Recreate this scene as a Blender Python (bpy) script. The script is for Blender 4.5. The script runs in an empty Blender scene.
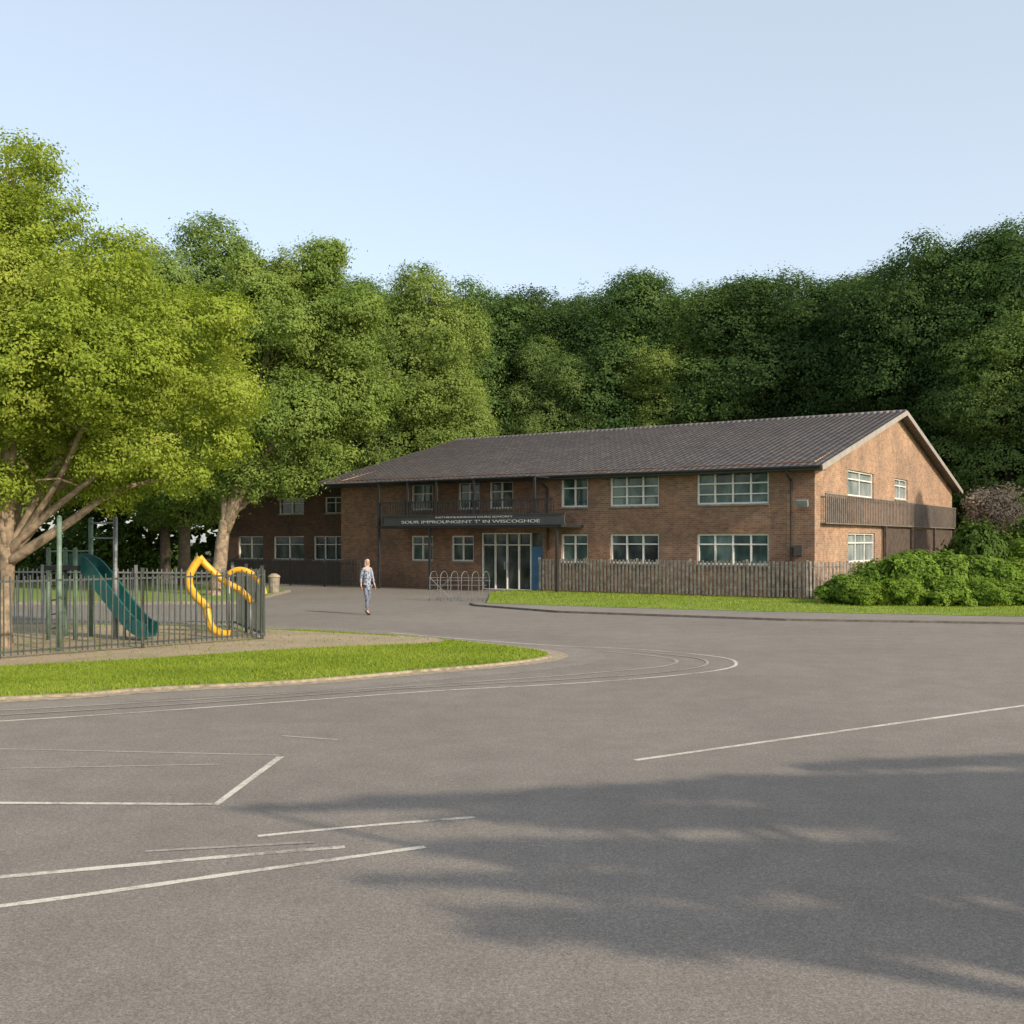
import bpy, math, random
import numpy as np
from mathutils import Vector, Matrix
random.seed(3)
scene=bpy.context.scene
COL=scene.collection

# ------------------------------------------------------------------ helpers
def link(o,parent=None):
    COL.objects.link(o)
    if parent is not None: o.parent=parent
    return o
def empty(name,loc=(0,0,0),rotz=0.0,parent=None):
    o=bpy.data.objects.new(name,None); o.empty_display_size=0.3
    o.location=loc; o.rotation_euler=(0,0,rotz)
    return link(o,parent)
def tag(o,label,category,group=None):
    o["label"]=label; o["category"]=category
    if group: o["group"]=group
    return o

class MB:
    def __init__(s): s.v=[]; s.f=[]
    def quad(s,*p):
        n=len(s.v); s.v+= [tuple(q) for q in p]; s.f.append(tuple(range(n,n+len(p))))
    def box(s,a,b):
        x0,x1=sorted((a[0],b[0])); y0,y1=sorted((a[1],b[1])); z0,z1=sorted((a[2],b[2]))
        n=len(s.v)
        s.v+=[(x0,y0,z0),(x1,y0,z0),(x1,y1,z0),(x0,y1,z0),(x0,y0,z1),(x1,y0,z1),(x1,y1,z1),(x0,y1,z1)]
        for f in [(0,3,2,1),(4,5,6,7),(0,1,5,4),(1,2,6,5),(2,3,7,6),(3,0,4,7)]:
            s.f.append(tuple(n+i for i in f))
    def obox(s,c,ax,ay,az):
        c=Vector(c); n=len(s.v)
        for sx,sy,sz in [(-1,-1,-1),(1,-1,-1),(1,1,-1),(-1,1,-1),(-1,-1,1),(1,-1,1),(1,1,1),(-1,1,1)]:
            s.v.append(tuple(c+ax*sx+ay*sy+az*sz))
        for f in [(0,3,2,1),(4,5,6,7),(0,1,5,4),(1,2,6,5),(2,3,7,6),(3,0,4,7)]:
            s.f.append(tuple(n+i for i in f))
    def sweep(s,path,prof_fn,closed=True,caps=True):
        path=[Vector(p) for p in path]; rings=[]
        for i,p in enumerate(path):
            t=(path[min(i+1,len(path)-1)]-path[max(i-1,0)]).normalized()
            up=Vector((0,0,1))
            if abs(t.z)>0.98: up=Vector((0,1,0))
            side=t.cross(up).normalized(); up2=side.cross(t).normalized()
            prof=prof_fn(i/(len(path)-1))
            n=len(s.v)
            for a,b in prof: s.v.append(tuple(p+side*a+up2*b))
            rings.append((n,len(prof)))
        for (n0,k),(n1,_) in zip(rings[:-1],rings[1:]):
            for j in range(k if closed else k-1):
                j2=(j+1)%k
                s.f.append((n0+j,n0+j2,n1+j2,n1+j))
        if caps and closed:
            n,k=rings[0]; s.f.append(tuple(range(n+k-1,n-1,-1)))
            n,k=rings[-1]; s.f.append(tuple(range(n,n+k)))
    def tube(s,path,r0,r1=None,seg=8):
        # parallel-transported frame, so upright and looping tubes do not twist
        if r1 is None: r1=r0
        path=[Vector(p) for p in path]; m=len(path); prev=None; rings=[]
        for i,p in enumerate(path):
            t=(path[min(i+1,m-1)]-path[max(i-1,0)]).normalized()
            if prev is None:
                ref=Vector((0,1,0)) if abs(t.y)<0.9 else Vector((1,0,0))
            else: ref=prev
            a=(ref-t*ref.dot(t)).normalized(); b=t.cross(a); prev=a
            r=r0+(r1-r0)*i/(m-1); n=len(s.v)
            for k in range(seg):
                th=math.tau*k/seg; s.v.append(tuple(p+a*(r*math.cos(th))+b*(r*math.sin(th))))
            rings.append(n)
        for n0,n1 in zip(rings[:-1],rings[1:]):
            for j in range(seg):
                j2=(j+1)%seg; s.f.append((n0+j,n0+j2,n1+j2,n1+j))
        s.f.append(tuple(range(rings[0]+seg-1,rings[0]-1,-1))); s.f.append(tuple(range(rings[-1],rings[-1]+seg)))
    def obj(s,name,mat,parent=None,smooth=False):
        me=bpy.data.meshes.new(name); me.from_pydata(s.v,[],s.f); me.update()
        if smooth:
            me.polygons.foreach_set("use_smooth",[True]*len(me.polygons))
        if mat: me.materials.append(mat)
        return link(bpy.data.objects.new(name,me),parent)

def catmull(pts,n=8,closed=False):
    P=[Vector(p) for p in pts]; out=[]
    m=len(P); rng=range(m) if closed else range(m-1)
    for i in rng:
        if closed: a,b,c,d=P[(i-1)%m],P[i],P[(i+1)%m],P[(i+2)%m]
        else: a,b,c,d=P[max(i-1,0)],P[i],P[i+1],P[min(i+2,m-1)]
        for k in range(n):
            t=k/n
            out.append(0.5*((2*b)+(c-a)*t+(2*a-5*b+4*c-d)*t*t+(3*b-a-3*c+d)*t**3))
    if not closed: out.append(P[-1])
    return out

# ------------------------------------------------------------------ materials
def newmat(name):
    m=bpy.data.materials.new(name); m.use_nodes=True
    nt=m.node_tree; b=nt.nodes["Principled BSDF"]
    return m,nt,b
def N(nt,t,**kw):
    n=nt.nodes.new(t)
    for k,v in kw.items(): setattr(n,k,v)
    return n
def ramp(nt,fac,stops):
    r=N(nt,"ShaderNodeValToRGB")
    els=r.color_ramp.elements
    while len(els)<len(stops): els.new(0.5)
    for e,(p,c) in zip(els,stops):
        e.position=p; e.color=(c[0],c[1],c[2],1)
    nt.links.new(fac,r.inputs[0]); return r.outputs[0]
def noise(nt,vec,scale,detail=4,rough=0.6):
    n=N(nt,"ShaderNodeTexNoise"); n.inputs["Scale"].default_value=scale
    n.inputs["Detail"].default_value=detail; n.inputs["Roughness"].default_value=rough
    if vec is not None: nt.links.new(vec,n.inputs["Vector"])
    return n.outputs["Fac"]
def mix(nt,a,b,fac,mode='MIX'):
    m=N(nt,"ShaderNodeMix",data_type='RGBA',blend_type=mode)
    for sock,val in ((m.inputs[0],fac),(m.inputs[6],a),(m.inputs[7],b)):
        if isinstance(val,(int,float)): sock.default_value=val
        elif isinstance(val,tuple): sock.default_value=(val[0],val[1],val[2],1)
        else: nt.links.new(val,sock)
    return m.outputs[2]
def bump(nt,b,h,strength,dist=0.01):
    n=N(nt,"ShaderNodeBump"); n.inputs["Strength"].default_value=strength; n.inputs["Distance"].default_value=dist
    nt.links.new(h,n.inputs["Height"]); nt.links.new(n.outputs[0],b.inputs["Normal"])
def objco(nt):
    return N(nt,"ShaderNodeTexCoord").outputs["Object"]
def simple(name,c,rough=0.6,var=0.25,scale=3,metal=0.0,bs=0.0):
    m,nt,b=newmat(name); v=objco(nt)
    f=noise(nt,v,scale,3)
    c0=tuple(x*(1-var) for x in c); c1=tuple(min(1,x*(1+var)) for x in c)
    nt.links.new(ramp(nt,f,[(0.3,c0),(0.7,c1)]),b.inputs["Base Color"])
    b.inputs["Roughness"].default_value=rough; b.inputs["Metallic"].default_value=metal
    if bs: bump(nt,b,noise(nt,v,scale*12,3),bs)
    return m

def asphalt_color(nt,v,k):
    big=noise(nt,v,0.22,4,0.55); mid=noise(nt,v,1.7,4,0.65); fine=noise(nt,v,80,2,0.85)
    grit=noise(nt,v,30,2,0.8)
    c=ramp(nt,big,[(0.3,(0.178*k,0.160*k,0.142*k)),(0.7,(0.210*k,0.189*k,0.167*k))])
    c=mix(nt,c,ramp(nt,mid,[(0.3,(0.90,0.90,0.90)),(0.7,(1.08,1.08,1.08))]),1.0,'MULTIPLY')
    c=mix(nt,c,ramp(nt,fine,[(0.32,(0.5,0.5,0.5)),(0.5,(1,1,1)),(0.68,(1.55,1.55,1.52))]),0.75,'MULTIPLY')
    c=mix(nt,c,ramp(nt,grit,[(0.35,(0.80,0.80,0.80)),(0.65,(1.2,1.2,1.2))]),0.65,'MULTIPLY')
    return c,fine
def asphalt_mat(name,k=1.0):
    m,nt,b=newmat(name); v=objco(nt)
    c,fine=asphalt_color(nt,v,k)
    sp=noise(nt,v,0.9,2,0.5)
    c=mix(nt,c,ramp(nt,sp,[(0.68,(1,1,1)),(0.78,(0.86,0.86,0.86))]),1.0,'MULTIPLY')
    nt.links.new(c,b.inputs["Base Color"]); b.inputs["Roughness"].default_value=0.9
    b.inputs["Specular IOR Level"].default_value=0.2
    bump(nt,b,fine,0.35,0.005)
    return m
M_asph=asphalt_mat("asphalt")
M_path=asphalt_mat("pale_asphalt",1.10)

def paint_mat(name,c,wear=0.5):
    m,nt,b=newmat(name); v=objco(nt)
    base,fine=asphalt_color(nt,v,1.02)
    f=noise(nt,v,14,5,0.8); g=noise(nt,v,0.9,3)
    add=N(nt,"ShaderNodeMath",operation='ADD'); nt.links.new(f,add.inputs[0]); nt.links.new(g,add.inputs[1])
    ad=N(nt,"ShaderNodeMath",operation='MULTIPLY'); ad.inputs[1].default_value=0.5
    nt.links.new(add.outputs[0],ad.inputs[0])
    fac=ramp(nt,ad.outputs[0],[(wear-0.09,(0,0,0)),(wear+0.06,(1,1,1))])
    fine2=ramp(nt,fine,[(0.35,(0.75,0.75,0.75)),(0.65,(1.15,1.15,1.15))])
    nt.links.new(mix(nt,base,mix(nt,c,fine2,1.0,'MULTIPLY'),fac),b.inputs["Base Color"]); b.inputs["Roughness"].default_value=0.85
    return m
M_line=paint_mat("road_paint",(0.56,0.525,0.455),wear=0.47)
M_faint=paint_mat("worn_road_paint",(0.35,0.32,0.28),wear=0.47)

def grass_mat(name,c0,c1,dry):
    m,nt,b=newmat(name); v=objco(nt)
    f=noise(nt,v,0.7,4,0.6); g=noise(nt,v,22,3,0.75)
    c=ramp(nt,f,[(0.3,c0),(0.65,c1),(0.85,dry)])
    c=mix(nt,c,ramp(nt,g,[(0.3,(0.5,0.55,0.5)),(0.7,(1.35,1.3,1.2))]),1.0,'MULTIPLY')
    nt.links.new(c,b.inputs["Base Color"]); b.inputs["Roughness"].default_value=0.9
    bump(nt,b,g,0.8,0.04)
    return m
M_grass=grass_mat("lawn",(0.14,0.21,0.03),(0.20,0.28,0.045),(0.24,0.28,0.07))
M_ground=grass_mat("rough_ground",(0.05,0.06,0.025),(0.07,0.085,0.03),(0.10,0.09,0.05))
def chip_mat():
    m,nt,b=newmat("bark_chippings"); v=objco(nt)
    f=noise(nt,v,30,4,0.8); g=noise(nt,v,0.9,4)
    c=ramp(nt,f,[(0.3,(0.19,0.14,0.09)),(0.5,(0.33,0.265,0.185)),(0.7,(0.50,0.42,0.31))])
    c=mix(nt,c,ramp(nt,g,[(0.35,(0.8,0.85,0.7)),(0.6,(1.1,1.05,1.0))]),0.8,'MULTIPLY')
    nt.links.new(c,b.inputs["Base Color"]); b.inputs["Roughness"].default_value=0.95
    bump(nt,b,f,0.8,0.03); return m
M_chip=chip_mat()
M_kerb=simple("kerb_stone",(0.24,0.205,0.16),0.85,0.35,6,bs=0.3)
M_kerbd=simple("shaded_kerb_stone",(0.12,0.105,0.09),0.85,0.35,6,bs=0.3)  # darkened so its face stands for the kerb's shadow line
M_sand=simple("sandy_edge",(0.29,0.24,0.17),0.95,0.4,9,bs=0.4)

def brick_mat(name,c1,c2,mort):
    m,nt,b=newmat(name); v=objco(nt)
    s=N(nt,"ShaderNodeSeparateXYZ"); nt.links.new(v,s.inputs[0])
    ad=N(nt,"ShaderNodeMath",operation='ADD'); nt.links.new(s.outputs[0],ad.inputs[0]); nt.links.new(s.outputs[1],ad.inputs[1])
    cb=N(nt,"ShaderNodeCombineXYZ"); nt.links.new(ad.outputs[0],cb.inputs[0]); nt.links.new(s.outputs[2],cb.inputs[1])
    br=N(nt,"ShaderNodeTexBrick"); nt.links.new(cb.outputs[0],br.inputs["Vector"])
    br.inputs["Color1"].default_value=(*c1,1); br.inputs["Color2"].default_value=(*c2,1); br.inputs["Mortar"].default_value=(*mort,1)
    br.inputs["Scale"].default_value=1; br.inputs["Brick Width"].default_value=0.24; br.inputs["Row Height"].default_value=0.085
    br.inputs["Mortar Size"].default_value=0.010; br.inputs["Bias"].default_value=-0.1
    f=noise(nt,v,0.6,5,0.65); g=noise(nt,v,4,4,0.7)
    c=mix(nt,br.outputs["Color"],ramp(nt,f,[(0.3,(0.66,0.68,0.72)),(0.7,(1.24,1.20,1.14))]),1.0,'MULTIPLY')
    c=mix(nt,c,ramp(nt,g,[(0.3,(0.78,0.78,0.78)),(0.7,(1.22,1.22,1.22))]),1.0,'MULTIPLY')
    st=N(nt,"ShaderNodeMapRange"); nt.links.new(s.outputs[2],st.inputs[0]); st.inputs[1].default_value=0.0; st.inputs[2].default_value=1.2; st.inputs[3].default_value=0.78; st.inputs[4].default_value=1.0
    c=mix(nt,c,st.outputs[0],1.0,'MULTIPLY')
    nt.links.new(c,b.inputs["Base Color"]); b.inputs["Roughness"].default_value=0.9
    bump(nt,b,br.outputs["Fac"],-0.5,0.01)
    return m
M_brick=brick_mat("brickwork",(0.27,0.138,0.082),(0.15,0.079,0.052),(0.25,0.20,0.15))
M_brickg=brick_mat("sunlit_brickwork",(0.385,0.235,0.150),(0.25,0.145,0.092),(0.34,0.27,0.20))  # brighter copy of the brickwork; warm sunlight on the gable painted in
M_brickd=brick_mat("shaded_brickwork",(0.12,0.065,0.043),(0.07,0.040,0.029),(0.10,0.08,0.065))  # darker copy of the brickwork; tree shade painted into the wing

def tile_mat():
    m,nt,b=newmat("roof_tiles"); v=objco(nt)
    br=N(nt,"ShaderNodeTexBrick"); nt.links.new(v,br.inputs["Vector"])
    br.inputs["Color1"].default_value=(0.21,0.185,0.18,1); br.inputs["Color2"].default_value=(0.135,0.117,0.115,1)
    br.inputs["Mortar"].default_value=(0.045,0.04,0.04,1)
    br.inputs["Scale"].default_value=1; br.inputs["Brick Width"].default_value=0.30; br.inputs["Row Height"].default_value=0.2667
    br.inputs["Mortar Size"].default_value=0.028; br.inputs["Mortar Smooth"].default_value=0.6
    f=noise(nt,v,0.35,5,0.7); g=noise(nt,v,3,4,0.7)
    c=mix(nt,br.outputs["Color"],ramp(nt,f,[(0.3,(0.86,0.87,0.88)),(0.7,(1.18,1.15,1.12))]),1.0,'MULTIPLY')
    c=mix(nt,c,ramp(nt,g,[(0.3,(0.82,0.82,0.82)),(0.7,(1.18,1.18,1.15))]),1.0,'MULTIPLY')
    nt.links.new(c,b.inputs["Base Color"]); b.inputs["Roughness"].default_value=0.6
    w=N(nt,"ShaderNodeTexWave",wave_type='BANDS',bands_direction='X'); nt.links.new(v,w.inputs["Vector"]); w.inputs["Scale"].default_value=1.05
    bump(nt,b,w.outputs["Fac"],0.9,0.05)
    return m
M_tile=tile_mat()
M_white=simple("white_painted_frame",(0.68,0.68,0.64),0.5,0.08,4)
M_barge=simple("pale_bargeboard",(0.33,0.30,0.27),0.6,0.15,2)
M_dark=simple("dark_metal",(0.022,0.024,0.026),0.5,0.3,4)
M_sign=simple("dark_grey_sign_board",(0.05,0.055,0.057),0.6,0.2,2)
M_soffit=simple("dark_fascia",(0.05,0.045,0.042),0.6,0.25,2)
M_pal=simple("weathered_fence_timber",(0.195,0.178,0.155),0.9,0.45,5,bs=0.3)
M_slat=simple("balcony_timber",(0.155,0.135,0.118),0.85,0.35,4)
M_clad=simple("brown_cladding",(0.095,0.07,0.054),0.85,0.4,4)
M_pfence=simple("dark_green_painted_steel",(0.045,0.056,0.048),0.5,0.35,4)
M_green=simple("pale_green_painted_steel",(0.13,0.20,0.15),0.5,0.3,4)
M_greenpl=simple("teal_plastic",(0.010,0.085,0.085),0.38,0.2,2)
M_yel=simple("yellow_plastic",(0.68,0.38,0.028),0.4,0.15,2)
M_galv=simple("galvanised_steel",(0.24,0.25,0.26),0.5,0.2,5,metal=0.4)
M_rack=simple("dull_steel_tube",(0.17,0.175,0.18),0.5,0.2,5,metal=0.3)
M_bark=simple("bark",(0.25,0.19,0.13),0.95,0.5,6,bs=0.9)
M_barkd=simple("dark_bark",(0.09,0.07,0.05),0.95,0.4,5,bs=0.6)
M_blue=simple("blue_panel",(0.035,0.14,0.28),0.5,0.15,3)
M_letter=simple("pale_lettering",(0.50,0.52,0.52),0.5,0.03,3)

def glass_mat(name,c0,c1,c2):
    m,nt,b=newmat(name); v=objco(nt)
    vo=N(nt,"ShaderNodeTexNoise"); vo.inputs["Scale"].default_value=1.1; vo.inputs["Detail"].default_value=3
    mp=N(nt,"ShaderNodeMapping"); mp.inputs["Scale"].default_value=(1.3,1.3,0.8); nt.links.new(v,mp.inputs[0]); nt.links.new(mp.outputs[0],vo.inputs["Vector"])
    nt.links.new(ramp(nt,vo.outputs["Fac"],[(0.35,c0),(0.5,c1),(0.66,c2)]),b.inputs["Base Color"])
    b.inputs["Roughness"].default_value=0.06; b.inputs["Specular IOR Level"].default_value=0.5
    bump(nt,b,noise(nt,v,1.5,2),0.06,0.05)
    return m
M_glass=glass_mat("window_glass",(0.02,0.04,0.038),(0.05,0.095,0.085),(0.15,0.21,0.185))
M_glassd=glass_mat("dark_window_glass",(0.010,0.014,0.015),(0.03,0.045,0.045),(0.10,0.12,0.11))
M_glassp=glass_mat("pale_window_glass",(0.14,0.17,0.17),(0.22,0.26,0.26),(0.32,0.35,0.34))

def leaf_mat(name,c0,c1,c2,trans=0.35,objvar=0.0):
    m,nt,b=newmat(name); nt.nodes.remove(b)
    g=N(nt,"ShaderNodeNewGeometry"); oi=N(nt,"ShaderNodeObjectInfo")
    v=objco(nt); f=noise(nt,v,0.45,1)
    a=N(nt,"ShaderNodeMath",operation='MULTIPLY'); a.inputs[1].default_value=0.30; nt.links.new(g.outputs["Random Per Island"],a.inputs[0])
    a2=N(nt,"ShaderNodeMath",operation='MULTIPLY_ADD'); a2.inputs[1].default_value=1.0; nt.links.new(f,a2.inputs[0]); nt.links.new(a.outputs[0],a2.inputs[2])
    sb=N(nt,"ShaderNodeMath",operation='SUBTRACT'); nt.links.new(a2.outputs[0],sb.inputs[0]); sb.inputs[1].default_value=0.15
    c=ramp(nt,sb.outputs[0],[(0.2,c0),(0.5,c1),(0.8,c2)])
    if objvar:
        lo=1-objvar; hi=1+objvar
        c=mix(nt,c,ramp(nt,oi.outputs["Random"],[(0.0,(lo,lo,lo*1.1)),(0.5,(1,1,1)),(1.0,(hi*1.1,hi,hi*0.9))]),1.0,'MULTIPLY')
    df=N(nt,"ShaderNodeBsdfDiffuse"); nt.links.new(c,df.inputs[0])
    tr=N(nt,"ShaderNodeBsdfTranslucent")
    cc=mix(nt,c,(1.3,1.35,0.6),1.0,'MULTIPLY'); nt.links.new(cc,tr.inputs[0])
    ms=N(nt,"ShaderNodeMixShader"); ms.inputs[0].default_value=trans
    nt.links.new(df.outputs[0],ms.inputs[1]); nt.links.new(tr.outputs[0],ms.inputs[2])
    nt.links.new(ms.outputs[0],nt.nodes["Material Output"].inputs[0])
    return m
M_leafA=leaf_mat("bright_leaves",(0.19,0.26,0.04),(0.28,0.35,0.055),(0.38,0.43,0.09),0.42)
M_leafB=leaf_mat("mid_leaves",(0.13,0.20,0.05),(0.20,0.28,0.07),(0.27,0.34,0.095),0.4)
M_leafF=leaf_mat("woodland_leaves",(0.048,0.095,0.03),(0.080,0.138,0.045),(0.125,0.19,0.062),0.32,0.40)
M_leafM=leaf_mat("broadleaf_leaves",(0.115,0.18,0.05),(0.17,0.245,0.07),(0.23,0.31,0.09),0.38,0.12)
M_shrub=leaf_mat("shrub_leaves",(0.11,0.19,0.03),(0.17,0.27,0.045),(0.25,0.35,0.065),0.35,0.08)
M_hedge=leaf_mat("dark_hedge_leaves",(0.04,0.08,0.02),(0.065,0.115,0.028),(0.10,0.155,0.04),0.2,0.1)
M_pink=leaf_mat("pinkish_leaves",(0.22,0.17,0.13),(0.34,0.27,0.22),(0.48,0.40,0.34),0.25)
M_blade=leaf_mat("grass_blades",(0.17,0.23,0.03),(0.23,0.30,0.04),(0.30,0.35,0.065),0.35)

# ------------------------------------------------------------------ world & sun
sdir=Vector((0.75,-0.66,0.0)).normalized(); elev=math.radians(29)
S=Vector((sdir.x*math.cos(elev),sdir.y*math.cos(elev),math.sin(elev)))
w=bpy.data.worlds.new("World"); scene.world=w; w.use_nodes=True
nt=w.node_tree; bg=nt.nodes["Background"]
sky=nt.nodes.new("ShaderNodeTexSky"); sky.sky_type='NISHITA'; sky.sun_disc=False
sky.sun_elevation=elev; sky.sun_rotation=math.atan2(S.x,S.y); sky.air_density=1.0; sky.dust_density=2.0; sky.ozone_density=1.0
va=nt.nodes.new("ShaderNodeVectorMath"); va.operation='ADD'; va.inputs[1].default_value=(2.75,2.83,2.70)
nt.links.new(sky.outputs[0],va.inputs[0]); nt.links.new(va.outputs[0],bg.inputs[0]); bg.inputs[1].default_value=0.148
sl=bpy.data.lights.new("sun","SUN"); sl.energy=4.6; sl.angle=math.radians(0.9); sl.color=(1.0,0.86,0.67)
so=link(bpy.data.objects.new("sun",sl)); so.rotation_euler=S.to_track_quat('Z','Y').to_euler(); so.location=(40,-40,40)

# ------------------------------------------------------------------ camera
cam=bpy.data.cameras.new("camera"); co=link(bpy.data.objects.new("camera",cam))
co.location=(0,0,2.3); co.rotation_euler=(math.radians(90),0,0)
cam.sensor_width=36; cam.lens=37.8; cam.shift_y=0.0273; cam.clip_end=3000; cam.clip_start=0.1
scene.camera=co
scene.view_settings.view_transform='Standard'; scene.view_settings.look='None'; scene.view_settings.exposure=0

# ------------------------------------------------------------------ ground sheets
def sheet(name,pts,z,mat,label=None):
    mb=MB(); mb.quad(*[(p[0],p[1],z) for p in pts])
    o=mb.obj(name,mat); 
    if o.data.polygons[0].normal.z<0: o.data.flip_normals()
    o["kind"]="structure"
    if label: o["label"]=label
    return o
g=sheet("ground",[(-900,-900),(900,-900),(900,900),(-900,900)],0.0,M_ground)
sheet("asphalt_playground",[(-60,-30),(70,-30),(70,40),(11.6,41.15),(-16.7,60),(-60,60)],0.004,M_asph)
def strip(name,pts,wd,z,mat,smooth=True,n=10):
    P=catmull([(p[0],p[1],0) for p in pts],n) if smooth else [Vector((p[0],p[1],0)) for p in pts]
    mb=MB(); L=[];R=[]; q=random.Random(len(pts)+int(pts[0][0]*10))
    for i,p in enumerate(P):
        t=(P[min(i+1,len(P)-1)]-P[max(i-1,0)]).normalized(); s=Vector((-t.y,t.x,0))*wd/2*q.uniform(0.85,1.15)
        L.append(p+s); R.append(p-s)
    for i in range(len(P)-1):
        mb.quad((R[i].x,R[i].y,z),(R[i+1].x,R[i+1].y,z),(L[i+1].x,L[i+1].y,z),(L[i].x,L[i].y,z))
    o=mb.obj(name,mat); o["kind"]="structure"; return o

ISL=0.04
isl=[(-30,10.5),(-14,13.6),(-7.36,15.5),(-5.55,16.5),(-3.43,17.4),(-1.6,18.75),(-0.22,19.8),(0.6,20.8),(0.62,21.8),(-0.3,23.1),(-2.6,25.3),(-6.3,27.5),(-11,29),(-30,31)]
islc=catmull([(x,y,0) for x,y in isl],8)
isl_in=[(p.x,p.y) for p in islc]
def offset(P,d):
    out=[]
    for i,p in enumerate(P):
        a=Vector(P[max(i-1,0)]); b=Vector(P[min(i+1,len(P)-1)]); t=(b-a).normalized()
        out.append((p[0]+t.y*d,p[1]-t.x*d))
    return out
sheet("pale_path",offset(isl_in,1.15),0.0065,M_path)
sheet("sandy_edge",offset(isl_in,0.40),0.0105,M_sand)
sheet("island_lawn",isl_in,ISL,M_grass)
mb=MB(); mb.sweep([(x,y,0) for x,y in isl_in],lambda t:[(0.0,0.0),(0.09,0.0),(0.09,0.045),(0.0,0.045)])
k=mb.obj("island_kerb",M_sand); k["kind"]="structure"
chipp=catmull([(-30,14.3,0),(-14,17.3,0),(-9.2,19.2,0),(-6.9,20.5,0),(-4.1,22.5,0),(-1.8,23.5,0),(-1.6,24.4,0),(-3.0,25.4,0),(-6.5,27.2,0),(-11,28.6,0),(-30,30.5,0)],6)
sheet("bark_chip_area",[(p.x,p.y) for p in chipp],ISL+0.006,M_chip)

sheet("rear_lawn",[(-9.6,38.5),(-9.9,47.5),(-14,54),(-60,60),(-60,37)],0.09,M_grass)
mb=MB(); mb.sweep([(-60,37,0),(-9.6,38.5,0),(-9.9,47.5,0)],lambda t:[(0.0,0.0),(0.12,0.0),(0.12,0.11),(0.0,0.11)])
k=mb.obj("rear_kerb",M_kerb); k["kind"]="structure"
VG=0.07
verge=[(-0.9,38.0),(3,35.8),(8,33.5),(15.3,31.2),(30,27.8),(60,23.4),(70,50),(20.5,46),(12.2,40.2),(0.2,48.2),(-0.9,46)]
sheet("verge_lawn",verge,VG,M_grass)
pav=[(-1.4,38.3),(-1.2,37.3),(1.5,34.0),(7.8,30.6),(13.4,29.4),(30,25.9),(60,21.2),(60,23.45),(30,27.85),(15.3,31.25),(8,33.55),(3,35.85),(-0.9,38.05)]
sheet("pavement",pav,VG-0.007,M_path)
mb=MB(); mb.sweep([(-1.4,38.3,0),(-1.2,37.3,0),(1.5,34.0,0),(7.8,30.6,0),(13.4,29.4,0),(30,25.9,0),(60,21.2,0)],lambda t:[(0.0,0.0),(0.12,0.0),(0.12,VG-0.003),(0.0,VG-0.003)])
k=mb.obj("pavement_kerb",M_kerbd); k["kind"]="structure"

# painted lines
ZL=0.0072
strip("painted_line",[(1.28,11.2),(4.1,13.0),(7.1,14.9),(9.5,16.4)],0.08,ZL,M_line)
strip("painted_line",[(-7.5,11.9),(-5.6,11.8),(-2.47,11.46)],0.05,ZL,M_faint)
strip("painted_line",[(-2.45,11.4),(-2.57,9.3)],0.07,ZL,M_line,False)
strip("painted_line",[(-2.60,9.33),(-4.46,9.375),(-7,9.4)],0.065,ZL+.0015,M_line,False)
strip("painted_line",[(-1.97,8.33),(-1.2,8.62),(-0.31,8.9)],0.06,ZL,M_line)
strip("painted_line",[(-5.5,6.65),(-3.48,7.32),(-2.2,7.75),(-1.25,8.04)],0.075,ZL,M_line)
strip("painted_line",[(-5,6.0),(-3.2,6.74),(-1.9,7.4),(-0.65,8.04)],0.07,ZL,M_line)
strip("painted_line",[(-2.7,7.92),(-1.5,8.16)],0.05,ZL+.0015,M_faint,False)
strip("painted_line",[(-2.7,12.6),(-2.0,12.35)],0.05,ZL,M_faint,False)
strip("painted_line",[(-6,10.7),(-3.0,11.0)],0.045,ZL,M_faint,False)
strip("painted_line",[(-12,11.6),(-6.5,13.6),(-3.65,15.0),(-1.24,16.3),(0.76,17.1),(2.3,17.9),(3.6,18.9),(4.15,19.9),(4.05,21.1),(2.68,22.5),(1.04,23.3),(-1,24.8),(-3,26.6)],0.06,0.0085,M_line)
strip("painted_line",[(-12,12.5),(-6.9,14.45),(-3.2,16.1),(-0.2,17.6),(1.5,18.6),(2.8,19.6),(3.1,20.7),(2.3,21.8),(0.9,22.7)],0.07,0.0095,M_faint)
strip("painted_line",[(-9,13.1),(-5,14.8),(-1.8,16.5),(1.0,17.7),(2.6,18.6),(3.5,19.6),(3.6,20.8),(2.6,22.1)],0.05,0.0125,M_faint)

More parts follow.
